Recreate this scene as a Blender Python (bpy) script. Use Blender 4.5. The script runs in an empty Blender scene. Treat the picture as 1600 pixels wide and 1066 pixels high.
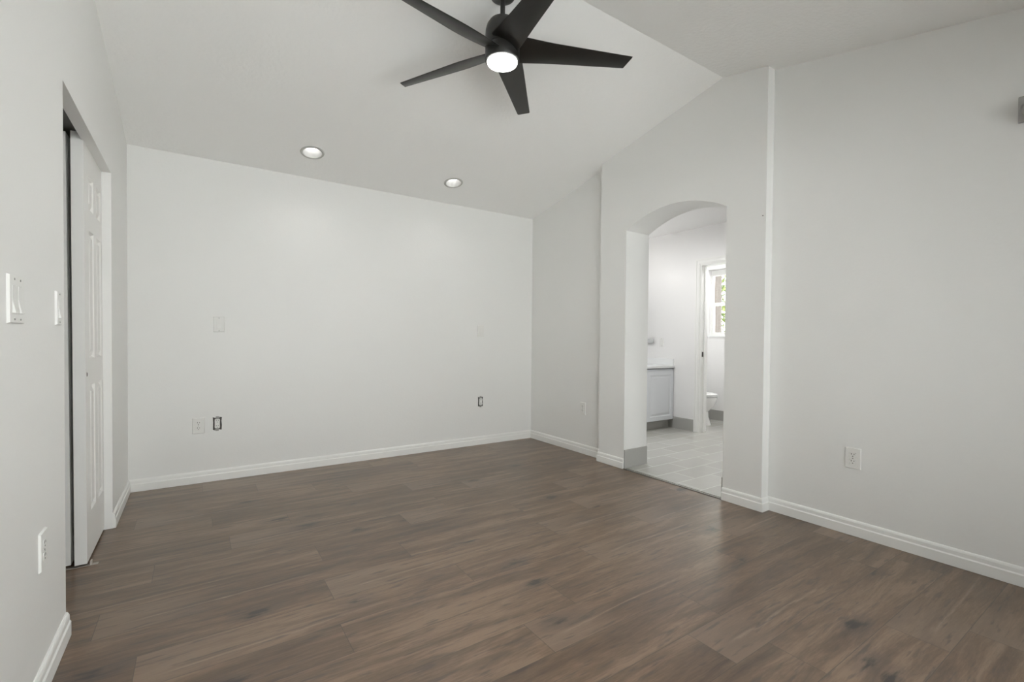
import bpy, bmesh, math, random
from mathutils import Vector, Matrix
random.seed(7)
sc = bpy.context.scene
COL = sc.collection
PI = math.pi

# ------------------------------------------------------------------ camera
F, YAW, PITCH, ROLL, CY, CH = 733.101, 0.592885, -0.0154367, 0.0085146, 540.972, 1.10
fw = Vector((math.sin(YAW)*math.cos(PITCH), math.cos(YAW)*math.cos(PITCH), math.sin(PITCH)))
rt = Vector((math.cos(YAW), -math.sin(YAW), 0)); up = rt.cross(fw)
r2 = rt*math.cos(ROLL)+up*math.sin(ROLL); u2 = -rt*math.sin(ROLL)+up*math.cos(ROLL)
cd = bpy.data.cameras.new('camera'); cam = bpy.data.objects.new('camera', cd); COL.objects.link(cam)
cam.matrix_world = Matrix(((r2.x, u2.x, -fw.x, 0), (r2.y, u2.y, -fw.y, 0), (r2.z, u2.z, -fw.z, CH), (0, 0, 0, 1)))
cd.sensor_fit = 'HORIZONTAL'; cd.sensor_width = 36; cd.lens = F*36/1600
cd.shift_y = (CY-533)/1600; cd.clip_start = 0.02; cd.clip_end = 300
sc.camera = cam

# ------------------------------------------------------------------ light and exposure
sc.view_settings.view_transform = 'Standard'; sc.view_settings.look = 'None'
sc.view_settings.gamma = 1; sc.view_settings.use_curve_mapping = False
sc.view_settings.exposure = 0.0
SKY = 6.3
w = bpy.data.worlds.new('sky'); sc.world = w; w.use_nodes = True
wn = w.node_tree.nodes; wl = w.node_tree.links; wn.clear()
wo = wn.new('ShaderNodeOutputWorld'); wb = wn.new('ShaderNodeBackground')
wtc = wn.new('ShaderNodeTexCoord'); wsp = wn.new('ShaderNodeSeparateXYZ'); wr = wn.new('ShaderNodeValToRGB')
wl.new(wtc.outputs['Generated'], wsp.inputs[0]); wl.new(wsp.outputs['Z'], wr.inputs[0])
wr.color_ramp.elements[0].color = (1.0, 0.99, 0.965, 1); wr.color_ramp.elements[1].color = (0.93, 0.965, 1, 1)
wl.new(wr.outputs[0], wb.inputs[0]); wb.inputs[1].default_value = SKY; wl.new(wb.outputs[0], wo.inputs[0])
sd = bpy.data.lights.new('sun', 'SUN'); sd.energy = 17.0; sd.angle = 0.02; sd.color = (1, 0.97, 0.94)
so = bpy.data.objects.new('sun', sd); COL.objects.link(so)
so.rotation_euler = Vector((0.6, -0.2, -1.6)).to_track_quat('-Z', 'Y').to_euler()
so.location = (0, 0, 8)

FAN_W, CAN_W, BATH_W, WC_W = 9.0, 2.5, 17.0, 13.0

try:
    sc.cycles.use_denoising = True
    sc.cycles.max_bounces = 12; sc.cycles.diffuse_bounces = 8
    sc.cycles.sample_clamp_indirect = 6
    sc.cycles.caustics_reflective = False; sc.cycles.caustics_refractive = False
except Exception:
    pass

# ------------------------------------------------------------------ geometry constants (metres)
D, L, R = 4.209, -0.395, 3.098
YB = -0.80                      # wall behind the camera
XB = 3.02                       # face of the boxed-out arch wall
XI = 3.307                      # bathroom side of it
HB, S1, YR, S2 = 2.427, 0.2121, 1.904, 0.2144
HR = HB+S1*(D-YR)
A0, A1 = 1.862, 2.766           # arch opening
P0, P1 = 1.592, 3.065           # boxed-out wall
C0, C1, CHD = 2.312, 3.470, 2.015   # closet opening
XW, XW2 = 4.96, 5.95            # bathroom wall with door, far wall with window
YV = 4.30                       # wall the vanity stands against
TF = 0.006                      # tile floor level
def ceil_z(y): return HB+S1*(D-y) if y > YR else HR-S2*(YR-y)

# ------------------------------------------------------------------ materials
def mat(name, col, rough=0.5, metal=0.0, spec=0.5, emit=None, es=0.0, bump=None):
    m = bpy.data.materials.new(name); m.use_nodes = True
    nt = m.node_tree; b = nt.nodes['Principled BSDF']
    b.inputs['Base Color'].default_value = (*col, 1); b.inputs['Roughness'].default_value = rough
    b.inputs['Metallic'].default_value = metal; b.inputs['Specular IOR Level'].default_value = spec
    if emit:
        b.inputs['Emission Color'].default_value = (*emit, 1); b.inputs['Emission Strength'].default_value = es
    if bump:
        sc_, st, det = bump
        tc = nt.nodes.new('ShaderNodeTexCoord'); n = nt.nodes.new('ShaderNodeTexNoise')
        n.inputs['Scale'].default_value = sc_; n.inputs['Detail'].default_value = det
        bp = nt.nodes.new('ShaderNodeBump'); bp.inputs['Strength'].default_value = st; bp.inputs['Distance'].default_value = 0.004
        nt.links.new(tc.outputs['Object'], n.inputs['Vector']); nt.links.new(n.outputs[0], bp.inputs['Height'])
        nt.links.new(bp.outputs[0], b.inputs['Normal'])
    return m
M = {}
M['wall'] = mat('wall_paint', (0.80, 0.80, 0.785), 0.45, bump=(60, 0.12, 3))
M['ceil'] = mat('ceiling_paint', (0.90, 0.90, 0.888), 0.8, bump=(45, 0.6, 4))
M['bath'] = mat('bathroom_paint', (0.83, 0.825, 0.82), 0.35)
M['trim'] = mat('trim_paint', (0.84, 0.84, 0.82), 0.35)
M['door'] = mat('door_paint', (0.80, 0.795, 0.775), 0.4)
M['plastic'] = mat('white_plastic', (0.80, 0.80, 0.78), 0.5, spec=0.3)
M['plate_grey'] = mat('painted_plate', (0.77, 0.765, 0.74), 0.35)
M['painted'] = mat('painted_over_plate', (0.78, 0.775, 0.75), 0.45)
M['slot'] = mat('dark_slot', (0.03, 0.03, 0.03), 0.6)
M['box'] = mat('recess_shade', (0.06, 0.055, 0.05), 0.7)  # dark colour stands for the shade in open recesses and gaps
M['metal'] = mat('galvanised_metal', (0.34, 0.335, 0.32), 0.55, 0.6)
M['bracketm'] = mat('bracket_metal', (0.33, 0.32, 0.31), 0.4, 0.8)
M['brushed'] = mat('brushed_metal', (0.5, 0.5, 0.5), 0.35, 0.9)
M['black'] = mat('matte_black_metal', (0.012, 0.012, 0.011), 0.42)
M['blade'] = mat('black_blade', (0.009, 0.0085, 0.007), 0.36)
M['glow'] = mat('lit_diffuser', (0.9, 0.9, 0.9), 0.4, emit=(1, 0.98, 0.94), es=9)
M['can'] = mat('can_baffle', (0.54, 0.54, 0.53), 0.35)
M['canring'] = mat('can_ring', (0.45, 0.45, 0.43), 0.4)
M['bulb'] = mat('lit_bulb', (0.9, 0.9, 0.9), 0.4, emit=(1, 0.98, 0.95), es=2.6)
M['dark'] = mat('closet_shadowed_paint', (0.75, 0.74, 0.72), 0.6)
M['porcelain'] = mat('porcelain', (0.86, 0.86, 0.85), 0.12)
M['vanity'] = mat('vanity_paint', (0.74, 0.76, 0.79), 0.3)
M['marble'] = mat('cultured_marble', (0.80, 0.81, 0.81), 0.15)
M['mirror'] = mat('mirror_glass', (0.85, 0.87, 0.87), 0.03, 1.0)
M['bark'] = mat('trunk_bark', (0.085, 0.07, 0.06), 0.8, bump=(30, 0.8, 5))  # the bark's own grey-brown colour
M['bounce_ground'] = mat('bounce_concrete', (0.80, 0.79, 0.78), 0.9)  # kept pale so the ground throws sunlight back indoors

def glass():
    m = bpy.data.materials.new('window_glass'); m.use_nodes = True; nt = m.node_tree; nt.nodes.clear()
    o = nt.nodes.new('ShaderNodeOutputMaterial'); t = nt.nodes.new('ShaderNodeBsdfTransparent'); g = nt.nodes.new('ShaderNodeBsdfGlossy')
    g.inputs['Roughness'].default_value = 0.02; t.inputs[0].default_value = (0.93, 0.95, 0.95, 1)
    mx = nt.nodes.new('ShaderNodeMixShader'); fr = nt.nodes.new('ShaderNodeFresnel'); fr.inputs[0].default_value = 1.45
    nt.links.new(fr.outputs[0], mx.inputs[0]); nt.links.new(t.outputs[0], mx.inputs[1]); nt.links.new(g.outputs[0], mx.inputs[2])
    nt.links.new(mx.outputs[0], o.inputs[0]); return m
M['glass'] = glass()

class N:
    """small node-building helper"""
    def __init__(s, m): s.nt = m.node_tree
    def lk(s, a, b): s.nt.links.new(a, b)
    def m(s, op, a, b=None, c=None):
        n = s.nt.nodes.new('ShaderNodeMath'); n.operation = op
        for i, v in enumerate((a, b, c)):
            if v is None: continue
            if isinstance(v, (int, float)): n.inputs[i].default_value = v
            else: s.lk(v, n.inputs[i])
        return n.outputs[0]
    def comb(s, x, y, z):
        n = s.nt.nodes.new('ShaderNodeCombineXYZ')
        for i, v in enumerate((x, y, z)):
            if isinstance(v, (int, float)): n.inputs[i].default_value = v
            else: s.lk(v, n.inputs[i])
        return n.outputs[0]
    def noise(s, v, scale, det=4, rough=0.55, dist=0.0):
        n = s.nt.nodes.new('ShaderNodeTexNoise'); s.lk(v, n.inputs['Vector'])
        n.inputs['Scale'].default_value = scale; n.inputs['Detail'].default_value = det
        n.inputs['Roughness'].default_value = rough; n.inputs['Distortion'].default_value = dist
        return n.outputs[0]
    def white(s, v):
        n = s.nt.nodes.new('ShaderNodeTexWhiteNoise'); n.noise_dimensions = '3D'; s.lk(v, n.inputs['Vector']); return n.outputs['Value']
    def ramp(s, f, stops, interp='LINEAR'):
        n = s.nt.nodes.new('ShaderNodeValToRGB'); s.lk(f, n.inputs[0]); e = n.color_ramp; e.interpolation = interp
        while len(e.elements) < len(stops): e.elements.new(0.5)
        for i, (p, c) in enumerate(stops):
            e.elements[i].position = p
            e.elements[i].color = (*c, 1) if isinstance(c, tuple) else (c, c, c, 1)
        return n.outputs[0]
    def mix(s, f, a, b, mode='MIX'):
        n = s.nt.nodes.new('ShaderNodeMix'); n.data_type = 'RGBA'; n.blend_type = mode
        for k, v in ((0, f), (6, a), (7, b)):
            if isinstance(v, (int, float)): n.inputs[k].default_value = v
            elif isinstance(v, tuple): n.inputs[k].default_value = (*v, 1)
            else: s.lk(v, n.inputs[k])
        return n.outputs[2]

def wood_floor():
    m = mat('plank_floor', (0.2, 0.15, 0.12), 0.25); n = N(m); b = m.node_tree.nodes['Principled BSDF']
    tc = m.node_tree.nodes.new('ShaderNodeTexCoord'); sp = m.node_tree.nodes.new('ShaderNodeSeparateXYZ'); n.lk(tc.outputs['Object'], sp.inputs[0])
    X, Y = sp.outputs[0], sp.outputs[1]
    PW, PL, Y0 = 0.1925, 1.215, 1.07
    rowf = n.m('DIVIDE', n.m('SUBTRACT', Y, Y0), PW); row = n.m('FLOOR', rowf); v = n.m('FRACT', rowf)
    # joint offset of each row, read from the photograph where it shows
    known = {-3: 2.22, -2: 1.73, -1: 0.31, 0: 1.742, 1: 1.045, 2: 1.31, 3: 0.457, 4: 1.045, 5: 0.48, 6: 0.9, 7: 1.733, 8: 1.05, 9: 0.15, 10: 0.465}
    rr = random.Random(3); stops = []
    lo, hi = -10, 17; nn = hi-lo
    for k in range(lo, hi):
        off = known.get(k, rr.uniform(0, PL)) % PL
        stops.append(((k-lo)/nn, off/PL))
    f = n.m('DIVIDE', n.m('ADD', n.m('SUBTRACT', row, lo), 0.5), nn)
    n2 = m.node_tree.nodes.new('ShaderNodeValToRGB'); n.lk(f, n2.inputs[0]); e = n2.color_ramp; e.interpolation = 'CONSTANT'
    while len(e.elements) < len(stops): e.elements.new(0.99)
    for i, (p, c) in enumerate(stops): e.elements[i].position = p; e.elements[i].color = (c, c, c, 1)
    offs = n.m('MULTIPLY', n2.outputs[0], PL)
    colf = n.m('DIVIDE', n.m('SUBTRACT', X, offs), PL); colm = n.m('FLOOR', colf); u = n.m('FRACT', colf)
    pid = n.comb(row, colm, 3.7); h1 = n.white(pid); h2 = n.white(n.comb(colm, row, 9.1)); h3 = n.white(n.comb(row, colm, 21.3))
    # plank-local coordinates, grain runs along X
    sx = n.m('ADD', X, n.m('MULTIPLY', h1, 37)); sy = n.m('ADD', Y, n.m('MULTIPLY', h2, 19))
    wob = n.noise(n.comb(n.m('MULTIPLY', sx, 1.6), n.m('MULTIPLY', sy, 5), h3), 1.0, 2)
    sy2 = n.m('ADD', sy, n.m('MULTIPLY', n.m('SUBTRACT', wob, 0.5), 0.05))
    g1 = n.noise(n.comb(n.m('MULTIPLY', sx, 1.5), n.m('MULTIPLY', sy2, 13), 0), 1.0, 6, 0.6, 0.6)
    g2 = n.noise(n.comb(n.m('MULTIPLY', sx, 13), n.m('MULTIPLY', sy2, 130), 2), 1.0, 4, 0.7)
    big = n.noise(n.comb(n.m('MULTIPLY', sx, 1.7), n.m('MULTIPLY', sy, 4.5), 5), 1.0, 3)
    tone = n.m('ADD', n.m('MULTIPLY', g1, 0.66), n.m('ADD', n.m('MULTIPLY', g2, 0.30), n.m('MULTIPLY', big, 0.14)))
    tone = n.m('ADD', tone, n.m('MULTIPLY', n.m('SUBTRACT', h1, 0.5), 0.10))
    base = n.ramp(tone, [(0.36, (0.048, 0.025, 0.013)), (0.46, (0.094, 0.054, 0.029)), (0.55, (0.138, 0.084, 0.048)), (0.66, (0.225, 0.146, 0.092))])
    # planks whose print starts pale at the joint and carries a pale and a dark streak
    def sstep(x, a, c):
        t = n.m('MINIMUM', n.m('MAXIMUM', n.m('DIVIDE', n.m('SUBTRACT', x, a), c-a), 0), 1); return n.m('MULTIPLY', t, t)
    sel = n.m('GREATER_THAN', h2, 0.45)
    pale = n.m('MULTIPLY', n.m('MULTIPLY', sel, n.m('SUBTRACT', 1, sstep(u, 0.03, 0.30))), n.m('ADD', 0.45, n.m('MULTIPLY', big, 0.6)))
    base = n.mix(n.m('MULTIPLY', pale, 0.75), base, (0.215, 0.148, 0.103))
    vw = n.m('ADD', v, n.m('ADD', n.m('MULTIPLY', n.m('SUBTRACT', g1, 0.5), 0.35), n.m('SUBTRACT', n.m('MULTIPLY', h3, 0.3), n.m('MULTIPLY', u, 0.12))))
    ends = n.m('MULTIPLY', sstep(u, 0.02, 0.12), n.m('SUBTRACT', 1, sstep(u, 0.35, 0.75)))
    stk = n.m('MULTIPLY', n.m('MULTIPLY', sel, ends), 1.0)
    base = n.mix(n.m('MULTIPLY', n.m('MULTIPLY', stk, n.ramp(vw, [(0.43, 0.0), (0.47, 1.0), (0.50, 0.0)])), n.m('MULTIPLY', g2, 1.2)), base, (0.30, 0.22, 0.16))
    base = n.mix(n.m('MULTIPLY', n.m('MULTIPLY', stk, n.ramp(vw, [(0.50, 0.0), (0.54, 1.0), (0.60, 0.3), (0.72, 0.0)])), n.m('MULTIPLY', g1, 0.9)), base, (0.060, 0.036, 0.025))
    # dark long flecks
    fl = n.noise(n.comb(n.m('MULTIPLY', sx, 5.5), n.m('MULTIPLY', sy2, 42), 8), 1.0, 3, 0.6)
    base = n.mix(n.m('MULTIPLY', n.ramp(fl, [(0.57, 0.0), (0.66, 1.0)]), 0.65), base, (0.055, 0.036, 0.030))
    # knots: sparse dark ellipses with a ragged edge
    kv = m.node_tree.nodes.new('ShaderNodeTexVoronoi'); kv.inputs['Scale'].default_value = 1.0; kv.inputs['Randomness'].default_value = 1.0
    n.lk(n.comb(n.m('MULTIPLY', sx, 2.3), n.m('MULTIPLY', sy2, 5.2), 0), kv.inputs['Vector'])
    kd = n.m('ADD', kv.outputs['Distance'], n.m('MULTIPLY', n.m('SUBTRACT', n.noise(n.comb(n.m('MULTIPLY', sx, 14), n.m('MULTIPLY', sy2, 55), 4), 1.0, 3), 0.5), 0.34))
    kh = n.m('GREATER_THAN', n.white(kv.outputs['Color']), 0.15)
    base = n.mix(n.m('MULTIPLY', n.m('MULTIPLY', n.ramp(kd, [(0.07, 1.0), (0.17, 0.0)]), kh), 1.0), base, (0.022, 0.013, 0.010))
    base = n.mix(n.m('MULTIPLY', n.m('MULTIPLY', n.ramp(kd, [(0.12, 0.2), (0.18, 1.0), (0.30, 0.0)]), kh), 0.35), base, (0.06, 0.04, 0.033))
    # seams
    ev = n.m('MULTIPLY', n.m('MINIMUM', v, n.m('SUBTRACT', 1, v)), PW); eu = n.m('MULTIPLY', n.m('MINIMUM', u, n.m('SUBTRACT', 1, u)), PL)
    seam = n.m('MAXIMUM', n.m('LESS_THAN', ev, 0.0011), n.m('LESS_THAN', eu, 0.0011))
    base = n.mix(n.m('MULTIPLY', seam, 0.75), base, (0.035, 0.025, 0.02))
    n.lk(base, b.inputs['Base Color'])
    rg = n.m('ADD', 0.276, n.m('MULTIPLY', g1, 0.04)); n.lk(rg, b.inputs['Roughness'])
    b.inputs['Specular IOR Level'].default_value = 0.95
    bp = m.node_tree.nodes.new('ShaderNodeBump'); bp.inputs['Strength'].default_value = 0.12; bp.inputs['Distance'].default_value = 0.001
    n.lk(n.m('SUBTRACT', n.m('MULTIPLY', g1, 0.4), n.m('MULTIPLY', seam, 1.0)), bp.inputs['Height']); n.lk(bp.outputs[0], b.inputs['Normal'])
    return m
M['wood'] = wood_floor()

def tile_floor():
    m = mat('tile_floor', (0.45, 0.44, 0.41), 0.18); n = N(m); b = m.node_tree.nodes['Principled BSDF']
    tc = m.node_tree.nodes.new('ShaderNodeTexCoord'); mp = m.node_tree.nodes.new('ShaderNodeMapping'); n.lk(tc.outputs['Object'], mp.inputs[0])
    br = m.node_tree.nodes.new('ShaderNodeTexBrick'); n.lk(mp.outputs[0], br.inputs['Vector'])
    br.offset = 0.5; br.inputs['Scale'].default_value = 1.0; br.inputs['Brick Width'].default_value = 0.41; br.inputs['Row Height'].default_value = 0.205
    br.inputs['Mortar Size'].default_value = 0.004; br.inputs['Mortar Smooth'].default_value = 0.2; br.inputs['Bias'].default_value = 0.0
    br.inputs['Color1'].default_value = (0.43, 0.425, 0.39, 1); br.inputs['Color2'].default_value = (0.49, 0.48, 0.45, 1); br.inputs['Mortar'].default_value = (0.66, 0.65, 0.62, 1)
    ns = n.noise(tc.outputs['Object'], 9, 4)
    c = n.mix(n.m('MULTIPLY', ns, 0.25), br.outputs['Color'], (0.33, 0.33, 0.31)); n.lk(c, b.inputs['Base Color'])
    return m
M['tile'] = tile_floor()
M['tilebase'] = mat('tile_base', (0.40, 0.395, 0.375), 0.2)

# ------------------------------------------------------------------ mesh helpers
def link(name, bm, m, parent=None, smooth=False, loc=None):
    bmesh.ops.recalc_face_normals(bm, faces=bm.faces)
    me = bpy.data.meshes.new(name); bm.to_mesh(me); bm.free(); me.materials.append(m)
    if smooth:
        for p in me.polygons: p.use_smooth = True
        try: me.set_sharp_from_angle(angle=math.radians(38))
        except Exception: pass
    o = bpy.data.objects.new(name, me); COL.objects.link(o)
    if parent: o.parent = parent
    if loc: o.location = loc
    return o
def struct(name, bm, m, parent=None, smooth=False):
    o = link(name, bm, m, parent, smooth)
    if not parent: o['kind'] = 'structure'
    return o
def bx(bm, x0, x1, y0, y1, z0, z1, bevel=0.0):
    r = bmesh.ops.create_cube(bm, size=1)
    for v in r['verts']:
        v.co = Vector(((x0+x1)/2+v.co.x*(x1-x0), (y0+y1)/2+v.co.y*(y1-y0), (z0+z1)/2+v.co.z*(z1-z0)))
    if bevel > 0:
        es = list({e for v in r['verts'] for e in v.link_edges})
        bmesh.ops.bevel(bm, geom=es, offset=bevel, segments=2, affect='EDGES', profile=0.6)
    return bm
def box(*a, bevel=0.0): return bx(bmesh.new(), *a, bevel=bevel)
def prism(outer, holes, axis, a0, a1, bm=None):
    """polygon with holes, in the two other axes, extruded from a0 to a1 along axis"""
    bm = bm or bmesh.new(); t = bmesh.new()
    for loop in [outer]+holes:
        vs = [t.verts.new((p[0], p[1], 0)) for p in loop]
        for i in range(len(vs)): t.edges.new((vs[i], vs[(i+1) % len(vs)]))
    bmesh.ops.triangle_fill(t, use_beauty=True, use_dissolve=False, edges=t.edges[:])
    r = bmesh.ops.extrude_face_region(t, geom=t.faces[:])
    for g in r['geom']:
        if isinstance(g, bmesh.types.BMVert): g.co.z = 1
    for v in t.verts:
        a = a0 if v.co.z < 0.5 else a1; p, q = v.co.x, v.co.y
        v.co = Vector({0: (a, p, q), 1: (p, a, q), 2: (p, q, a)}[axis])
    me = bpy.data.meshes.new('tmp'); t.to_mesh(me); t.free(); bm.from_mesh(me); bpy.data.meshes.remove(me)
    return bm
def lathe(bm, prof, seg=40, cx=0, cy=0, cap=True):
    rings = []
    for r, z in prof:
        if r < 1e-5: rings.append([bm.verts.new((cx, cy, z))])
        else: rings.append([bm.verts.new((cx+r*math.cos(2*PI*i/seg), cy+r*math.sin(2*PI*i/seg), z)) for i in range(seg)])
    for a, b in zip(rings, rings[1:]):
        for i in range(seg):
            j = (i+1) % seg
            if len(a) == 1 and len(b) > 1: bm.faces.new((a[0], b[i], b[j]))
            elif len(b) == 1 and len(a) > 1: bm.faces.new((a[i], a[j], b[0]))
            elif len(a) > 1: bm.faces.new((a[i], a[j], b[j], b[i]))
    if cap:
        for k in (0, -1):
            if len(rings[k]) > 1: bm.faces.new(rings[k])
    return bm
def tube(bm, pts, r, seg=10):
    pts = [Vector(p) for p in pts]; rings = []
    for i, p in enumerate(pts):
        d = (pts[min(i+1, len(pts)-1)]-pts[max(i-1, 0)]).normalized()
        a = d.orthogonal().normalized(); b = d.cross(a)
        rings.append([bm.verts.new(p+(a*math.cos(2*PI*k/seg)+b*math.sin(2*PI*k/seg))*r) for k in range(seg)])
    for A, B in zip(rings, rings[1:]):
        # align the ring starts
        off = min(range(seg), key=lambda s: (A[0].co-B[s].co).length)
        for k in range(seg): bm.faces.new((A[k], A[(k+1) % seg], B[(k+1+off) % seg], B[(k+off) % seg]))
    bm.faces.new(rings[0]); bm.faces.new(rings[-1]); return bm
def empty(name, label, cat, loc, rz=0, group=None):
    o = bpy.data.objects.new(name, None); COL.objects.link(o); o.empty_display_size = 0.05
    o.location = loc; o.rotation_euler = (0, 0, rz); return tag(o, label, cat, group)
def tag(o, label, cat, group=None):
    o['label'] = label; o['category'] = cat
    if group: o['group'] = group
    return o
def copy_tree(o, parent=None):
    c = o.copy(); COL.objects.link(c); c.parent = parent
    for ch in [q for q in list(COL.objects) if q.parent == o]: copy_tree(ch, c)
    return c

# ------------------------------------------------------------------ room shell
struct('floor', prism([(-1.15, YB-0.12), (R+0.03, YB-0.12), (R+0.03, P0+0.02), (XB-0.010, P0+0.02), (XB-0.010, P1-0.02), (R+0.03, P1-0.02), (R+0.03, D+0.1), (-1.15, D+0.1)], [], 2, -0.12, 0.0), M['wood'])
struct('floor_bathroom', prism([(XB+0.020, A0-0.01), (XI-0.01, A0-0.01), (XI-0.01, 1.0), (6.2, 1.0), (6.2, YV+0.12), (XI-0.01, YV+0.12), (XI-0.01, A1+0.01), (XB+0.020, A1+0.01)], [], 2, -0.12, TF), M['tile'])
struct('threshold_gap_shade', box(XB-0.011, XB+0.021, P0+0.02, P1-0.02, -0.05, -0.002), M['box'])  # dark strip painted as the shade in the threshold gap
struct('trim_2', box(XB-0.006, XB+0.006, A0, A1, -0.01, 0.006, bevel=0.002), mat('threshold_metal', (0.30, 0.29, 0.27), 0.4, 0.6))

struct('wall_back', box(-1.15, R, D, D+0.12, -0.1, 3.2), M['wall'])
top = 3.2
o = [(YB-0.12, -0.1), (C0, -0.1), (C0, CHD), (C1, CHD), (C1, -0.1), (D+0.05, -0.1), (D+0.05, top), (YB-0.12, top)]
bm = prism(o, [], 0, L-0.048, L)
prism([(YB-0.12, -0.1), (C0, -0.1), (C0, CHD+0.06), (C1, CHD+0.06), (C1, -0.1), (D+0.05, -0.1), (D+0.05, top), (YB-0.12, top)], [], 0, L-0.115, L-0.048, bm)
struct('wall_left', bm, M['wall'])
# closet interior
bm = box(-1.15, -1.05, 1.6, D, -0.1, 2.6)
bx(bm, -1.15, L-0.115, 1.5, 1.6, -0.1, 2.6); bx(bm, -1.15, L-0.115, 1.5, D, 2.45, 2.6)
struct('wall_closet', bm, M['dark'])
WX0, WX1, WZ0, WZ1 = -0.70, 0.33, 0.75, 2.03        # unseen window added in the right wall, beside and behind the camera
bm = prism([(YB-0.12, -0.1), (P0+0.05, -0.1), (P0+0.05, top), (YB-0.12, top)], [[(WX0, WZ0), (WX1, WZ0), (WX1, WZ1), (WX0, WZ1)]], 0, R, XI)
bx(bm, R, XI, P1-0.05, YV+0.12, -0.1, top)
struct('wall_right', bm, M['wall'])
# boxed-out wall with the arched opening
def arch(zs, zt, n=28):
    # segmental arch from (A1, zs) over the top to (A0, zs)
    half = (A1-A0)/2; h = zt-zs; rad = (half*half+h*h)/(2*h); cz = zt-rad; cy = (A0+A1)/2; a = math.asin(half/rad)
    return [(cy+rad*math.sin(a-2*a*i/n), cz+rad*math.cos(a-2*a*i/n)) for i in range(n+1)]
o = [(P0, -0.1), (A0, -0.1)] + arch(2.022, 2.143)[::-1] + [(A1, -0.1), (P1, -0.1), (P1, top), (P0, top)]
struct('wall_arch', prism(o, [], 0, XB, XI), M['wall'])
# wall behind the camera
FX0, FX1, FZ0, FZ1 = -0.25, 2.60, 0.06, 2.13
fm = (FX0+FX1)/2
struct('wall_front', prism([(-1.15, -0.1), (XI, -0.1), (XI, top), (-1.15, top)], [[(FX0, FZ0), (FX1, FZ0), (FX1, FZ1), (FX0, FZ1)]], 1, YB-0.12, YB), M['wall'])
w3 = struct('unseen_front_window', prism([(FX0, FZ0), (FX1, FZ0), (FX1, FZ1), (FX0, FZ1)], [[(FX0+.06, FZ0+.06), (fm-.03, FZ0+.06), (fm-.03, FZ1-.06), (FX0+.06, FZ1-.06)], [(fm+.03, FZ0+.06), (FX1-.06, FZ0+.06), (FX1-.06, FZ1-.06), (fm+.03, FZ1-.06)]], 1, YB-0.09, YB-0.04), M['trim'])  # unseen window added behind the camera to let daylight in
link('pane', box(FX0+.05, fm-.02, YB-.068, YB-.062, FZ0+.05, FZ1-.05), M['glass'], w3)
link('pane', box(fm+.02, FX1-.05, YB-.068, YB-.062, FZ0+.05, FZ1-.05), M['glass'], w3)
wm = (WX0+WX1)/2
wf = struct('unseen_side_window', prism([(WX0, WZ0), (WX1, WZ0), (WX1, WZ1), (WX0, WZ1)], [[(WX0+.06, WZ0+.06), (wm-.03, WZ0+.06), (wm-.03, WZ1-.06), (WX0+.06, WZ1-.06)], [(wm+.03, WZ0+.06), (WX1-.06, WZ0+.06), (WX1-.06, WZ1-.06), (wm+.03, WZ1-.06)]], 0, XI-0.07, XI-0.02), M['trim'])
link('pane', box(XI-.048, XI-.042, WX0+.05, wm-.02, WZ0+.05, WZ1-.05), M['glass'], wf)
link('pane', box(XI-.048, XI-.042, wm+.02, WX1-.05, WZ0+.05, WZ1-.05), M['glass'], wf)

# ceiling: two slopes meeting in a ridge, cans let into the back slope
CANS = [(0.738, 3.838), (1.932, 3.838)]
CR = 0.073
def ceiling():
    bm = bmesh.new(); ln = math.hypot(D+0.12-YR, S1*(D+0.12-YR)); k = math.hypot(1, S1)
    holes = []
    for cx, cy in CANS:
        s = (cy-YR)*k
        holes.append([(cx+CR*math.cos(2*PI*i/40), s+CR*math.sin(2*PI*i/40)) for i in range(40)])
    prism([(-0.55, 0), (XI, 0), (XI, ln), (-0.55, ln)], holes, 2, 0, 0.1, bm)
    dy, dz = 1/k, -S1/k
    for v in bm.verts:
        x, s, t = v.co; v.co = Vector((x, YR+s*dy-t*dz*1.0, HR+s*dz+t*dy))
    b2 = bmesh.new(); prism([(YB-0.12, HR-S2*(YR-YB+0.12)), (YR, HR), (YR, HR+0.14), (YB-0.12, HR+0.14-S2*(YR-YB+0.12))], [], 0, -0.55, XI, b2)
    me = bpy.data.meshes.new('t'); b2.to_mesh(me); b2.free(); bm.from_mesh(me); bpy.data.meshes.remove(me)
    return bm
struct('ceiling', ceiling(), M['ceil'])

# ------------------------------------------------------------------ baseboards
BP = [(0, 0.001), (0.015, 0.001), (0.015, 0.052), (0.011, 0.058), (0.0105, 0.076), (0.008, 0.083), (0.004, 0.088), (0, 0.088)]
def baseboard(name, p, q, nrm, inset0=0.0, inset1=0.0):
    """board from p to q on a wall whose inward normal is nrm; insets mitre the ends (negative lengthens the front)"""
    p = Vector((*p, 0)); q = Vector((*q, 0)); n = Vector((*nrm, 0)); d = (q-p).normalized(); bm = bmesh.new()
    a = [bm.verts.new(p+n*(t-0.0005)+d*(inset0*t/0.015)+Vector((0, 0, z))) for t, z in BP]
    b = [bm.verts.new(q+n*(t-0.0005)-d*(inset1*t/0.015)+Vector((0, 0, z))) for t, z in BP]
    k = len(BP)
    for i in range(k): bm.faces.new((a[i], a[(i+1) % k], b[(i+1) % k], b[i]))
    bm.faces.new(a); bm.faces.new(b)
    return struct(name, bm, M['trim'])
T = 0.015
baseboard('baseboard_back', (L, D), (R, D), (0, -1), T, T)
baseboard('baseboard_left', (L, YB), (L, C0), (1, 0), T, 0)
baseboard('baseboard_left_corner', (L, C1), (L, D), (1, 0), 0, T)
baseboard('baseboard_right', (R, YB), (R, P0), (-1, 0), T, T)
baseboard('baseboard_right_corner', (R, P1), (R, D), (-1, 0), T, T)
baseboard('baseboard_arch_right', (XB, P0), (XB, A0), (-1, 0), -T, 0)
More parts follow.
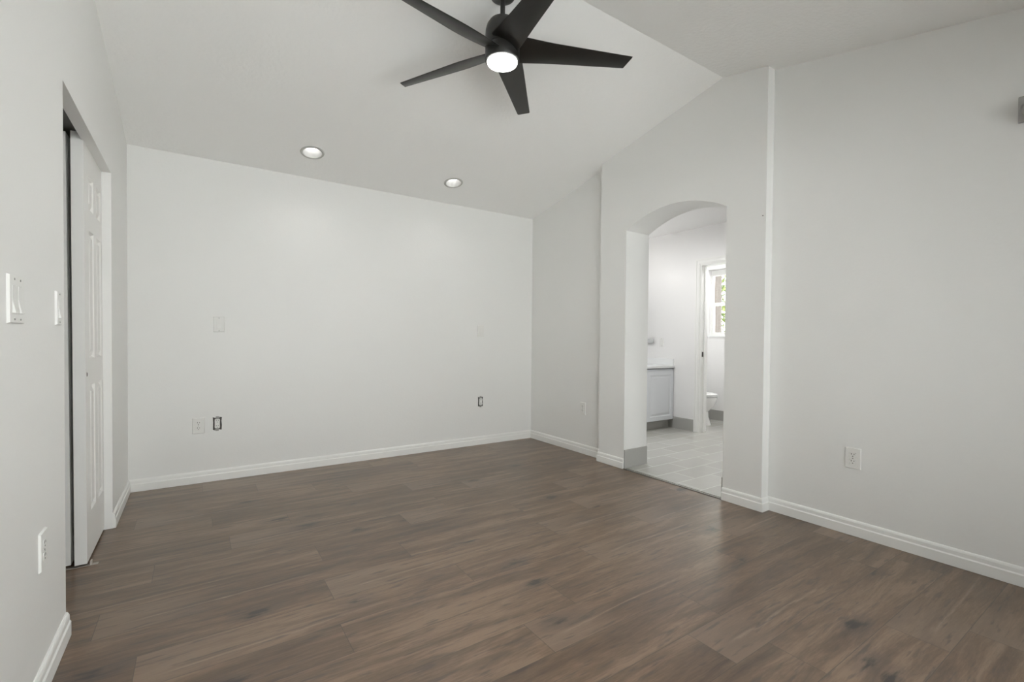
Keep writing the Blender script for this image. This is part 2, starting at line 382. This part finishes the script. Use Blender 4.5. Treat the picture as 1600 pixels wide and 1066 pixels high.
baseboard('baseboard_arch_left', (XB, A1), (XB, P1), (-1, 0), 0, -T)
baseboard('baseboard_arch_return', (XB, P0), (R, P0), (0, -1), -T, T)
baseboard('baseboard_arch_far_return', (XB, P1), (R, P1), (0, 1), -T, T)

# ------------------------------------------------------------------ closet sliding doors
def door_leaf(name, x0, x1, y0, y1, z0, z1, panels, tilt=0.0):
    """flat leaf in the YZ plane; front face (towards +X) carries moulded raised panels"""
    ys = sorted({y0, y1} | {a for p in panels for a in p[:2]}); zs = sorted({z0, z1} | {a for p in panels for a in p[2:]})
    bm = bmesh.new()
    def q(*pts): bm.faces.new([bm.verts.new(p) for p in pts])
    def isp(a, b, c, d): return any(abs(a-p[0]) < 1e-6 and abs(b-p[1]) < 1e-6 and abs(c-p[2]) < 1e-6 and abs(d-p[3]) < 1e-6 for p in panels)
    for i in range(len(ys)-1):
        for j in range(len(zs)-1):
            a, b, c, d = ys[i], ys[i+1], zs[j], zs[j+1]
            if isp(a, b, c, d):
                # rings: edge, groove, bevel, raised field
                rg = [(0, 0), (0.009, -0.011), (0.016, -0.011), (0.034, -0.001)]
                R_ = [[Vector((x1+dx, a+m, c+m)), Vector((x1+dx, b-m, c+m)), Vector((x1+dx, b-m, d-m)), Vector((x1+dx, a+m, d-m))] for m, dx in rg]
                for r0, r1 in zip(R_, R_[1:]):
                    for k in range(4): q(r0[k], r0[(k+1) % 4], r1[(k+1) % 4], r1[k])
                q(*R_[-1])
            else: q((x1, a, c), (x1, b, c), (x1, b, d), (x1, a, d))
    q((x0, y0, z0), (x0, y0, z1), (x0, y1, z1), (x0, y1, z0)); q((x0, y0, z0), (x0, y0, z1), (x1, y0, z1), (x1, y0, z0))
    q((x0, y1, z0), (x0, y1, z1), (x1, y1, z1), (x1, y1, z0)); q((x0, y0, z0), (x0, y1, z0), (x1, y1, z0), (x1, y0, z0)); q((x0, y0, z1), (x0, y1, z1), (x1, y1, z1), (x1, y0, z1))
    bmesh.ops.remove_doubles(bm, verts=bm.verts, dist=1e-5)
    for v in bm.verts: v.co.x += tilt*(z1-v.co.z)/(z1-z0)
    return struct(name, bm, M['door'])
def six(ya, yb): 
    g = (yb-ya)
    c1 = (ya+0.22*g, ya+0.22*g+0.135); c2 = (ya+0.64*g, ya+0.64*g+0.135)
    out = []
    for c in (c1, c2):
        for z in ((0.235, 0.855), (0.985, 1.615), (1.72, 1.885)): out.append((*c, *z))
    return out
LX = L-0.042
d1 = door_leaf('door_1', LX-0.045, LX, 2.965, C1-0.003, 0.012, 2.05, six(2.965, C1), 0.006)
bm = bmesh.new()
bm2 = lathe(bmesh.new(), [(0, 0.0025), (0.006, 0.0022), (0.0105, 0), (0.011, -0.004), (0, -0.004)], 20, cap=False)
for v in bm2.verts: v.co = Vector((v.co.z*1.0, v.co.x*0.45, v.co.y*1.1))
link('finger_pull', bm2, mat('aged_brass', (0.10, 0.085, 0.07), 0.4, 0.7), d1, True, (LX+0.0035, 3.00, 0.912))
d2 = door_leaf('door_2', LX-0.097, LX-0.064, 2.98, C1+0.12, 0.014, 2.045, six(2.99, C1+0.05), 0.010)
tr = struct('trim_3', box(LX-0.115, L-0.049, C0+0.001, C1-0.001, 2.055, 2.075), mat('dark_track', (0.10, 0.10, 0.09), 0.5, 0.6))
# floor guide
g = empty('door_floor_guide', 'small beige plastic floor guide under the closet sliding door', 'door guide', (LX-0.03, 2.975, 0))
link('base_plate', box(-0.06, 0.075, -0.012, 0.012, 0.0, 0.003, bevel=0.001), mat('guide_metal', (0.42, 0.38, 0.35), 0.4, 0.5), g)
link('guide_fin', box(0.046, 0.052, -0.01, 0.012, 0.002, 0.022, bevel=0.001), mat('guide_plastic', (0.55, 0.50, 0.46), 0.5), g)

# ------------------------------------------------------------------ switches and outlets
# each plate is built facing local -Y, centre at its origin
def cyl_y(bm, cx, cz, r, y0, y1, seg=14):
    a = [bm.verts.new((cx+r*math.cos(2*PI*i/seg), y0, cz+r*math.sin(2*PI*i/seg))) for i in range(seg)]
    b = [bm.verts.new((cx+r*math.cos(2*PI*i/seg), y1, cz+r*math.sin(2*PI*i/seg))) for i in range(seg)]
    for i in range(seg): bm.faces.new((a[i], a[(i+1) % seg], b[(i+1) % seg], b[i]))
    bm.faces.new(a); bm.faces.new(b); return bm
def plate_bm(wd, ht, holes=()):
    th = 0.006
    out = [(-wd/2+.003, -ht/2+.003), (wd/2-.003, -ht/2+.003), (wd/2-.003, ht/2-.003), (-wd/2+.003, ht/2-.003)]
    bm = prism(out, [list(h) for h in holes], 1, -th, 0)
    # sloped rim
    fr = [bm.verts.new((x, -th, z)) for x, z in out]; bk = [bm.verts.new((x+math.copysign(.003, x), 0, z+math.copysign(.003, z))) for x, z in out]
    for i in range(4): bm.faces.new((fr[i], fr[(i+1) % 4], bk[(i+1) % 4], bk[i]))
    return bm
def rocker_bm(wd, ht):
    """rocker tipped at the bottom, wedge shaped"""
    bm = bmesh.new(); h = ht/2; x = wd/2
    prof = [(0.0, -h), (-0.0125, -h), (-0.0125, -h+0.002), (-0.0062, 0.0), (-0.0072, h), (0.0, h)]
    a = [bm.verts.new((-x, y, z)) for y, z in prof]; b = [bm.verts.new((x, y, z)) for y, z in prof]
    for i in range(len(prof)): bm.faces.new((a[i], a[(i+1) % len(prof)], b[(i+1) % len(prof)], b[i]))
    bm.faces.new(a); bm.faces.new(b); return bm
def rect(cx, cz, wd, ht): return [(cx-wd/2, cz-ht/2), (cx+wd/2, cz-ht/2), (cx+wd/2, cz+ht/2), (cx-wd/2, cz+ht/2)]
def screws(parent, xs, zs, m):
    for x in xs:
        for z in zs: link('screw', cyl_y(bmesh.new(), x, z, 0.0028, -0.0073, -0.005, 12), m, parent)
def switch(name, label, loc, rz, gangs, m, scale=1.0, group=None):
    t = empty(name, label, 'light switch', loc, rz, group)
    wd = 0.073+0.046*(gangs-1); cs = [(-0.023*(gangs-1)+0.046*i) for i in range(gangs)]
    link('wall_plate', plate_bm(wd*scale, 0.117*scale, [rect(c*scale, 0, 0.0345*scale, 0.068*scale) for c in cs]), m, t)
    for c in cs:
        link('rocker', rocker_bm(0.032*scale, 0.066*scale), m, t, loc=(c*scale, 0, 0))
    screws(t, [c*scale for c in cs], (-0.048*scale, 0.048*scale), M['metal'] if m is M['plastic'] else m)
    return t
def receptacle(parent, m, cz, y=-0.0075):
    f = bmesh.new(); n = 20; pts = []
    for i in range(n):
        a = 2*PI*i/n; pts.append((0.0172*math.cos(a), cz+max(-0.0135, min(0.0135, 0.0172*math.sin(a)))))
    r = link('receptacle', prism(pts, [], 1, y, 0.0), m, parent)
    for sx, hh in ((-0.0064, 0.0085), (0.0064, 0.007)):
        link('slot', box(sx-0.0014, sx+0.0014, y-0.0004, y+0.001, cz+0.001, cz+0.001+hh), M['slot'], r)
    link('slot', cyl_y(bmesh.new(), 0, cz-0.0075, 0.0026, y-0.0004, y+0.001, 12), M['slot'], r)
def outlet(label, loc, rz, m, cover=True, group=None):
    t = empty('wall_outlet', label, 'power outlet', loc, rz, group)
    if cover:
        link('wall_plate', plate_bm(0.078, 0.118, [rect(0, 0.0195, 0.032, 0.0275), rect(0, -0.0195, 0.032, 0.0275)]), m, t)
        link('screw', cyl_y(bmesh.new(), 0, 0, 0.003, -0.0072, -0.005, 12), M['metal'], t)
    receptacle(t, m, 0.0195); receptacle(t, m, -0.0195)
    return t
def open_outlet(label, loc, rz):
    """receptacle in its wall box with no cover plate"""
    t = empty('uncovered_outlet', label, 'power outlet', loc, rz)
    a = [(-0.028, -0.046), (-0.015, -0.051), (0.010, -0.047), (0.028, -0.049), (0.030, -0.012), (0.027, 0.018), (0.030, 0.047), (0.012, 0.050), (-0.018, 0.046), (-0.029, 0.050), (-0.027, 0.010)]
    link('box_shade_patch', prism(a, [], 1, -0.0015, 0.0), M['box'], t)  # flat dark patch stands for the shade inside the open box
    st = bx(bmesh.new(), -0.010, 0.010, -0.006, -0.001, -0.055, 0.055, bevel=0.001)
    bx(st, -0.017, 0.017, -0.005, -0.001, 0.040, 0.047); bx(st, -0.017, 0.017, -0.005, -0.001, -0.047, -0.040)
    link('mounting_strap', st, M['metal'], t)
    link('body', box(-0.0165, 0.0165, -0.009, -0.001, -0.034, 0.034, bevel=0.002), M['plastic'], t)
    receptacle(t, M['plastic'], 0.0195, -0.0115); receptacle(t, M['plastic'], -0.0195, -0.0115)
    return t
RL, RRt = PI/2, -PI/2        # facing +X on the left wall; facing -X on the right wall
switch('double_light_switch', 'white double rocker switch plate nearest the camera on the left wall', (L, 1.752, 1.192), RL, 2, M['plastic'], 1.08)
switch('light_switch', 'white single rocker switch beside the closet opening on the left wall', (L, 2.214, 1.192), RL, 1, M['plastic'])
outlet('covered outlet low on the left wall near the camera', (L, 1.998, 0.437), RL, M['plastic'])
switch('light_switch', 'small white rocker switch on the back wall nearest the closet', (0.146, D, 1.191), 0, 1, M['plastic'])
switch('light_switch', 'painted-over switch plate on the back wall near the right corner', (2.443, D, 1.178), 0, 1, M['painted'])
outlet('painted-over outlet low on the back wall, left of the uncovered outlet', (0.015, D, 0.430), 0, M['painted'])
open_outlet('outlet without cover plate low on back wall, nearest the closet', (0.134, D, 0.436), 0)
open_outlet('outlet without cover plate low on back wall near the right corner', (2.446, D, 0.447), 0)
outlet('outlet low on the short wall between the back corner and the arch', (R, 3.362, 0.434), RRt, M['painted'])
outlet('outlet low on the long wall to the right of the arch', (R, 1.117, 0.438), RRt, M['painted'])

# ------------------------------------------------------------------ curtain bracket at the right edge
t = empty('wall_bracket', 'small grey metal bracket high on the right wall at the frame edge', 'bracket', (R, 0.455, 2.15), RRt)
link('back_plate', box(-0.045, 0.045, -0.012, 0.0, -0.055, 0.062, bevel=0.003), M['bracketm'], t)
b = lathe(bmesh.new(), [(0.010, 0), (0.016, 0.006), (0.030, 0.012), (0.033, 0.022), (0.026, 0.034), (0.031, 0.042), (0.022, 0.052), (0.0, 0.055)], 24)
for v in b.verts: v.co = Vector((v.co.x, -0.012-v.co.z, v.co.y))
link('knob', b, M['bracketm'], t, True, (0, 0, -0.008))
link('hook', tube(bmesh.new(), [(0.0, -0.012, -0.036), (0.0, -0.03, -0.048), (0.0, -0.045, -0.040)], 0.006), M['bracketm'], t, True)

# small screw left in the arch wall
s = link('wall_screw', cyl_y(bmesh.new(), 0, 0, 0.004, -0.004, 0.0, 12), M['bracketm'], None, False, (XB, 1.612, 1.905)); s.rotation_euler = (0, 0, RRt)
tag(s, 'tiny screw head on the white wall right of the arch', 'screw')

# ------------------------------------------------------------------ recessed lights
kk = math.atan(S1)
def can_light(loc, label):
    t = empty('recessed_light', label, 'recessed light', loc, 0, 'recessed lights in the sloped ceiling')
    t.rotation_euler = (-kk, 0, 0)
    link('trim_ring', lathe(bmesh.new(), [(0.067, 0.001), (0.067, -0.003), (0.071, -0.006), (0.082, -0.005), (0.086, 0.0), (0.067, 0.001)], 48, cap=False), M['canring'], t, True)
    link('baffle', lathe(bmesh.new(), [(0.0725, -0.001), (0.071, 0.001), (0.062, 0.05), (0.058, 0.085), (0.0, 0.085)], 48, cap=False), M['can'], t, True)
    link('bulb', lathe(bmesh.new(), [(0.0, 0.036), (0.020, 0.037), (0.038, 0.041), (0.050, 0.048), (0.053, 0.060), (0.035, 0.080), (0, 0.080)], 40, cap=False), M['bulb'], t, True)
    ld = bpy.data.lights.new('can_lamp', 'SPOT'); ld.energy = CAN_W; ld.spot_size = math.radians(140); ld.spot_blend = 0.6; ld.shadow_soft_size = 0.03; ld.color = (1, 0.985, 0.96)
    lo = bpy.data.objects.new('can_lamp', ld); COL.objects.link(lo); lo.parent = t; lo.location = (0, 0, 0.020)
    return t
can_light((CANS[0][0], CANS[0][1], ceil_z(CANS[0][1])), 'round recessed light on the left, nearer the closet')
can_light((CANS[1][0], CANS[1][1], ceil_z(CANS[1][1])), 'round recessed light on the right, nearer the arched wall')

# ------------------------------------------------------------------ ceiling fan
FX, FY, FZ = 1.320, 2.072, 2.590
fan = empty('ceiling_fan', 'matte black five-blade ceiling fan with a lit round light', 'ceiling fan', (FX, FY, FZ))
cz = ceil_z(FY)-FZ
def canopy():
    bm = lathe(bmesh.new(), [(0.014, cz-0.026), (0.030, cz-0.025), (0.050, cz-0.021), (0.062, cz-0.013), (0.066, cz-0.005), (0.066, cz+0.02)], 40)
    return bm
link('canopy', canopy(), M['black'], fan, True)
link('downrod', lathe(bmesh.new(), [(0.0125, 0.16), (0.0125, cz-0.02)], 24), M['black'], fan, True)
link('motor_housing', lathe(bmesh.new(), [(0.016, 0.180), (0.020, 0.178), (0.028, 0.168), (0.048, 0.161), (0.068, 0.148), (0.081, 0.128), (0.0875, 0.104), (0.089, 0.082), (0.089, 0.018), (0.0865, 0.016)], 56), M['black'], fan, True)
link('light_housing', lathe(bmesh.new(), [(0.0865, 0.017), (0.089, 0.012), (0.089, -0.020), (0.0885, -0.050), (0.086, -0.054), (0.070, -0.054)], 56), M['black'], fan, True)
link('light_diffuser', lathe(bmesh.new(), [(0.078, -0.050), (0.0785, -0.058), (0.076, -0.064), (0.066, -0.069), (0.045, -0.072), (0.0, -0.073)], 56), M['glow'], fan, True)
link('stray_wire', tube(bmesh.new(), [(-0.055, -0.02, cz-0.03), (-0.075, -0.02, cz-0.045), (-0.088, -0.01, cz-0.06), (-0.099, -0.01, cz-0.062)], 0.0013, 6), M['black'], fan, True)
def blade_bm():
    bm = bmesh.new(); n = 18; r0, r1 = 0.055, 0.69; rows = []
    for i in range(n+1):
        t = i/n; r = r0+(r1-r0)*t
        wlead = 0.062-0.008*t     # toward +y
        wtrail = 0.090-0.066*t
        tw = math.radians(15+10*max(0, 1-t/0.35)**1.3)
        th = 0.0035; prof = [(-wtrail, 0), (-wtrail+0.006, th), (wlead-0.006, th), (wlead, 0), (wlead-0.006, -th), (-wtrail+0.006, -th)]
        skew = 0.016*max(0, (t-0.9)/0.1)
        row = []
        for y, z in prof:
            rx = r
            if t > 0.93: rx = r-(y+wtrail)*0.38*(t-0.93)/0.07
            yy = y*math.cos(tw)+z*math.sin(tw); zz = z*math.cos(tw)-y*math.sin(tw)
            row.append(bm.verts.new((rx, yy, zz)))
        rows.append(row)
    for a, b in zip(rows, rows[1:]):
        for k in range(6): bm.faces.new((a[k], a[(k+1) % 6], b[(k+1) % 6], b[k]))
    bm.faces.new(rows[0]); bm.faces.new(rows[-1]); return bm
bl = None
for k in range(5):
    a = math.radians(-28.0+72*k)
    if bl is None: o_ = bl = link('blade', blade_bm(), M['blade'], fan, True)
    else: o_ = bl.copy(); COL.objects.link(o_); o_.parent = fan
    o_.location = (0, 0, 0.002); o_.rotation_euler = (0, 0, a)
fl = bpy.data.lights.new('fan_lamp', 'AREA'); fl.shape = 'DISK'; fl.size = 0.14; fl.energy = FAN_W; fl.color = (1, 0.985, 0.96)
fo = bpy.data.objects.new('fan_lamp', fl); COL.objects.link(fo); fo.parent = fan; fo.location = (0, 0, -0.077)

# ------------------------------------------------------------------ bathroom shell
BZ = 2.44
struct('ceiling_bathroom', box(XI, 6.2, 1.0, YV+0.12, BZ, BZ+0.1), M['bath'])
struct('wall_vanity', box(XI, 6.2, YV, YV+0.12, -0.1, BZ+0.1), M['bath'])
struct('wall_bathroom_front', box(XI, 6.2, 1.0, 1.12, -0.1, BZ+0.1), M['bath'])
DY0, DY1, DZ = 2.58, 3.372, 2.0
struct('wall_bathroom_right', prism([(1.12, -0.1), (DY0, -0.1), (DY0, DZ), (DY1, DZ), (DY1, -0.1), (YV, -0.1), (YV, BZ), (1.12, BZ)], [], 0, XW, XW+0.12), M['bath'])
WY0, WY1, WWZ0, WWZ1 = 3.05, 3.955, 1.160, 2.085
struct('wall_toilet_room', prism([(1.12, -0.1), (YV, -0.1), (YV, BZ), (1.12, BZ)], [[(WY0, WWZ0), (WY1, WWZ0), (WY1, WWZ1), (WY0, WWZ1)]], 0, XW2, XW2+0.20), M['bath'])
struct('wall_toilet_room_side', box(XW+0.12, XW2, 2.30, 2.42, -0.1, BZ), M['bath'])
# bathroom side of the arch wall is wall_arch itself; inner lining paint of the bathroom
# window
wx = XW2+0.115
def wframe():
    g0 = (WY1-0.058, WWZ0+0.055)
    rail = 1.632
    bm = prism([(WY0, WWZ0), (WY1, WWZ0), (WY1, WWZ1), (WY0, WWZ1)], [[(WY0+.03, rail), (WY1-.012, rail), (WY1-.012, WWZ1-.075), (WY0+.03, WWZ1-.075)], [(WY0+.055, WWZ0+.055), (WY1-.034, WWZ0+.055), (WY1-.034, rail-0.045), (WY0+.055, rail-0.045)]], 0, wx, wx+0.05)
    return bm
w2 = struct('window_2', wframe(), M['trim'])
link('pane', box(wx+.024, wx+.028, WY0+.02, WY1-.006, 1.60, WWZ1-.06), M['glass'], w2)
link('pane', box(wx+.018, wx+.022, WY0+.05, WY1-.03, WWZ0+.05, 1.60), M['glass'], w2)
bm = box(XW2-0.012, XW2+0.115, WY0-0.0, WY1+0.0, WWZ0-0.012, WWZ0+0.004, bevel=0.002)
struct('trim_4', bm, M['marble'])
# door casing
def casing():
    cw = 0.070; bm = bmesh.new()
    for off0, off1, dep in ((0.0, cw, 0.010), (0.012, cw-0.012, 0.014), (cw-0.026, cw-0.004, 0.018)):
        a0, a1 = DY0-off1+0.005, DY1+off1-0.005; b0, b1 = DY0-off0, DY1+off0
        prism([(a0, TF), (b0, TF), (b0, DZ+off0), (b1, DZ+off0), (b1, TF), (a1, TF), (a1, DZ+off1-0.004), (a0, DZ+off1-0.004)], [], 0, XW-dep, XW+0.001, bm)
    return bm
struct('trim_5', casing(), M['trim'])
bm = bmesh.new()
prism([(DY0, TF), (DY0+0.015, TF), (DY0+0.015, DZ-0.015), (DY1-0.015, DZ-0.015), (DY1-0.015, TF), (DY1, TF), (DY1, DZ), (DY0, DZ)], [], 0, XW-0.004, XW+0.124, bm)
bx(bm, XW+0.055, XW+0.085, DY1-0.026, DY1-0.014, TF, DZ-0.015)
struct('trim_6', bm, M['trim'])
tag(link('strike_plate', box(XW+0.020, XW+0.045, DY1-0.018, DY1-0.0135, 0.905, 0.965, bevel=0.001), mat('dark_bronze', (0.06, 0.055, 0.05), 0.4, 0.6)), 'small dark strike plate on the toilet room door jamb', 'strike plate')
# tile baseboards
TB = 0.153
struct('baseboard_tile_arch_left', box(XB+0.002, XI+0.001, A1-0.009, A1+0.001, TF, TB+0.008), M['tilebase'])
struct('baseboard_tile_arch_right', box(XB-0.001, XI+0.001, A0-0.001, A0+0.009, TF, TB), M['tilebase'])
struct('baseboard_tile_bathroom', box(XW-0.009, XW+0.001, DY1+0.064, 3.80, TF, TB-0.006), M['tilebase'])
struct('baseboard_tile_toilet_room', box(XW2-0.009, XW2+0.001, 2.42, YV, TF, TB-0.012), M['tilebase'])

# ------------------------------------------------------------------ vanity
VY, VX0 = 3.725, 3.45
v = empty('bathroom_vanity', 'white bathroom vanity cabinet with pale countertop seen through the arch', 'vanity', ((VX0+XW)/2, 4.0, TF))
vb = Vector(v.location)
def vlink(name, bm, m, smooth=False, parent=None):
    bmesh.ops.translate(bm, verts=bm.verts, vec=-vb); return link(name, bm, m, parent or v, smooth)
vlink('cabinet_body', box(VX0, XW-0.004, VY+0.018, YV-0.002, 0.112, 0.745), M['vanity'])
vlink('toe_kick', box(VX0+0.02, XW-0.004, VY+0.075, YV-0.002, TF, 0.113), M['tilebase'])
vlink('countertop', box(VX0-0.01, XW-0.003, VY-0.012, YV-0.002, 0.757, 0.787, bevel=0.004), M['marble'])
vlink('side_splash', box(XW-0.022, XW-0.002, VY+0.004, YV-0.02, 0.787, 0.868, bevel=0.002), M['marble'])
vlink('back_splash', box(VX0-0.01, XW-0.022, YV-0.022, YV-0.002, 0.787, 0.868, bevel=0.002), M['marble'])
def vdoor(x0, x1):
    z0, z1 = 0.118, 0.728; bm = bmesh.new()
    rg = [(0, 0), (0.0, 0.017), (0.003, 0.019), (0.052, 0.019), (0.060, 0.013), (0.070, 0.013), (0.088, 0.018)]
    R_ = [[bm.verts.new(p) for p in ((x0+m, VY+0.018-d, z0+m), (x1-m, VY+0.018-d, z0+m), (x1-m, VY+0.018-d, z1-m), (x0+m, VY+0.018-d, z1-m))] for m, d in rg]
    for a, b in zip(R_, R_[1:]):
        for k in range(4): bm.faces.new((a[k], a[(k+1) % 4], b[(k+1) % 4], b[k]))
    bm.faces.new(R_[-1]); return bm
dx = (XW-0.012-VX0)/3
for k in range(3):
    vlink('door', vdoor(VX0+0.006+dx*k, VX0-0.002+dx*(k+1)), M['vanity'])
fb = box(4.19, 4.21, 4.10, 4.15, 0.787, 0.87, bevel=0.004); tube(fb, [(4.20, 4.125, 0.85), (4.20, 4.11, 0.90), (4.20, 4.06, 0.92), (4.20, 4.01, 0.90)], 0.010)
bmesh.ops.translate(fb, verts=fb.verts, vec=(0, 0, 0.0005))
tag(link('faucet', fb, M['brushed'], None, True), 'brushed faucet on the vanity countertop behind the arch jamb', 'faucet')
# towel bar and outlet on the wall beside the vanity
tb = empty('towel_bar', 'flat grey metal towel bar on the wall above the vanity', 'towel bar', (XW, 4.10, 1.088))
link('bar', box(-0.036, -0.026, -0.072, 0.13, -0.024, 0.024, bevel=0.003), M['brushed'], tb)
link('post', box(-0.028, 0.0, -0.050, -0.030, -0.012, 0.012, bevel=0.002), M['brushed'], tb)
link('post', box(-0.028, 0.0, 0.095, 0.115, -0.012, 0.012, bevel=0.002), M['brushed'], tb)
ot = switch('light_switch', 'white wall plate beside the towel bar above the vanity', (XW, 3.922, 1.070), RRt, 1, M['plastic'], 0.95)
# mirror and vanity light, on the wall the vanity stands against
tag(link('vanity_mirror', box(3.6, 4.86, YV-0.008, YV-0.001, 0.90, 1.85), M['mirror']), 'frameless mirror over the bathroom vanity', 'mirror')
vl = empty('vanity_light', 'bar of round bulbs above the bathroom mirror', 'wall light', (4.30, YV, 1.98))
link('back_plate', box(-0.30, 0.30, -0.03, 0, -0.05, 0.05, bevel=0.004), M['brushed'], vl)
for k in range(3):
    sb = bmesh.new(); bmesh.ops.create_uvsphere(sb, u_segments=24, v_segments=14, radius=0.045)
    link('bulb', sb, M['bulb'], vl, True, (-0.2+0.2*k, -0.085, 0))
    pd = bpy.data.lights.new('vanity_lamp', 'POINT'); pd.energy = 0.9; pd.shadow_soft_size = 0.05; pd.color = (1, 0.98, 0.96)
    po = bpy.data.objects.new('vanity_lamp', pd); COL.objects.link(po); po.parent = vl; po.location = (-0.2+0.2*k, -0.16, 0)
# unseen ceiling lights added to brighten the bathroom and the toilet room
def dome(label, x, y, wts):
    t = empty('added_dome_light', label, 'ceiling light', (x, y, BZ))
    link('base', lathe(bmesh.new(), [(0.15, 0.0), (0.15, -0.02), (0.14, -0.025), (0.0, -0.025)], 40), M['trim'], t, True)
    link('dome', lathe(bmesh.new(), [(0.135, -0.024), (0.125, -0.05), (0.09, -0.075), (0.0, -0.09)], 40), M['bulb'], t, True)
    ad = bpy.data.lights.new('dome_fill_lamp', 'AREA'); ad.shape = 'DISK'; ad.size = 0.26; ad.energy = wts
    ao = bpy.data.objects.new('dome_fill_lamp', ad); COL.objects.link(ao); ao.parent = t; ao.location = (0, 0, -0.095)
dome('unseen ceiling dome light added to brighten the bathroom', 3.75, 3.35, BATH_W)
dome('unseen ceiling dome light added to brighten the toilet room', 5.5, 3.1, WC_W)

# ------------------------------------------------------------------ toilet
TX, TY = 5.50, 3.50      # tip of the bowl at y = TY, tank towards +Y
to = empty('toilet', 'white toilet with closed lid in the small room behind the arch', 'toilet', (TX, TY+0.33, TF))
def ell(cx, cy, a, b, z, n=36, front=1.0, sq=2.3):
    out = []
    for i in range(n):
        t = 2*PI*i/n; c, s = math.cos(t), math.sin(t)
        x = cx+a*math.copysign(abs(c)**(2/sq), c); y = cy+b*math.copysign(abs(s)**(2/sq), s)
        out.append(Vector((x, y, z)))
    return out
def loft(rings):
    bm = bmesh.new(); R_ = [[bm.verts.new(p) for p in r] for r in rings]; n = len(R_[0])
    for a, b in zip(R_, R_[1:]):
        for k in range(n): bm.faces.new((a[k], a[(k+1) % n], b[(k+1) % n], b[k]))
    bm.faces.new(R_[0]); bm.faces.new(R_[-1]); return bm
# local: tip of bowl at y=-0.33, tank back at y=+0.44
link('bowl', loft([ell(0, 0.04, 0.12, 0.295, 0.0), ell(0, 0.04, 0.118, 0.288, 0.02), ell(0, 0.05, 0.11, 0.268, 0.10), ell(0, 0.05, 0.112, 0.262, 0.17), ell(0, 0.0, 0.135, 0.285, 0.24), ell(0, -0.035, 0.168, 0.275, 0.30), ell(0, -0.045, 0.178, 0.278, 0.345), ell(0, -0.045, 0.178, 0.278, 0.362), ell(0, -0.045, 0.15, 0.25, 0.364)]), M['porcelain'], to, True)
link('seat', loft([ell(0, -0.045, 0.176, 0.277, 0.368), ell(0, -0.045, 0.181, 0.283, 0.372), ell(0, -0.045, 0.180, 0.282, 0.383), ell(0, -0.045, 0.172, 0.272, 0.386)]), M['porcelain'], to, True)
link('lid', loft([ell(0, -0.045, 0.174, 0.275, 0.391), ell(0, -0.045, 0.180, 0.282, 0.395), ell(0, -0.04, 0.177, 0.276, 0.406), ell(0, -0.02, 0.14, 0.22, 0.416), ell(0, 0, 0.05, 0.08, 0.420)]), M['porcelain'], to, True)
link('tank', box(-0.20, 0.20, 0.235, 0.44, 0.36, 0.70, bevel=0.02), M['porcelain'], to, True)
link('tank_lid', box(-0.21, 0.21, 0.225, 0.445, 0.70, 0.735, bevel=0.01), M['porcelain'], to, True)
link('flush_handle', box(-0.17, -0.10, 0.215, 0.235, 0.62, 0.64, bevel=0.004), M['brushed'], to, True)

# ------------------------------------------------------------------ outdoors
struct('ground', box(-30, 40, -40, 40, -0.5, -0.25), M['bounce_ground'])  # unseen pale ground, added as a bounce surface for the ceiling
# trunk-like pillar and a bright shrub outside the toilet-room window
tk = bmesh.new(); rings = []
for i in range(9):
    z = -0.25+i*0.45; r = 0.17-0.004*i
    rings.append([Vector((8.2+0.02*math.sin(i)+r*(1+0.10*math.sin(5*a_)+0.06*math.sin(11*a_+i))*math.cos(a_), 5.32+r*(1+0.10*math.sin(5*a_)+0.06*math.sin(11*a_+i))*math.sin(a_), z)) for a_ in [2*PI*k/28 for k in range(28)]])
tag(link('tree_trunk', loft(rings), M['bark'], None, True), 'grey-brown tree trunk outside the small bathroom window', 'tree')
def leafy(name, cx, cy, rx, ry, z0, z1, n, label, seed):
    rnd = random.Random(seed); bm = bmesh.new()
    for i in range(n):
        z = z0+(z1-z0)*rnd.random(); a = rnd.uniform(0, 2*PI); rr = rnd.random()**0.4
        c = Vector((cx+rx*rr*math.cos(a), cy+ry*rr*math.sin(a), z)); s = rnd.uniform(0.035, 0.085)
        d = Vector((rnd.uniform(-1, 1), rnd.uniform(-1, 1), rnd.uniform(-0.7, 1))).normalized(); e = d.orthogonal().normalized()
        e = (Matrix.Rotation(rnd.uniform(0, 6.28), 3, d) @ e)*0.45
        vs = [bm.verts.new(c+p) for p in (d*s*-1, (e-d*0.1)*s, d*s, (-e-d*0.1)*s)]; bm.faces.new(vs)
    m = mat('leaf_green', (0.30, 0.42, 0.07), 0.5); nn = N(m); b = m.node_tree.nodes['Principled BSDF']
    tc = m.node_tree.nodes.new('ShaderNodeTexCoord')
    nn.lk(nn.ramp(nn.noise(tc.outputs['Object'], 6, 3), [(0.35, (0.05, 0.09, 0.01)), (0.65, (0.17, 0.21, 0.04))]), b.inputs['Base Color'])
    o = link(name, bm, m); return tag(o, label, 'shrub')
leafy('leafy_shrub', 9.9, 6.3, 0.9, 1.5, -0.2, 3.8, 6500, 'sunlit yellow-green shrub outside the small bathroom window', 5)
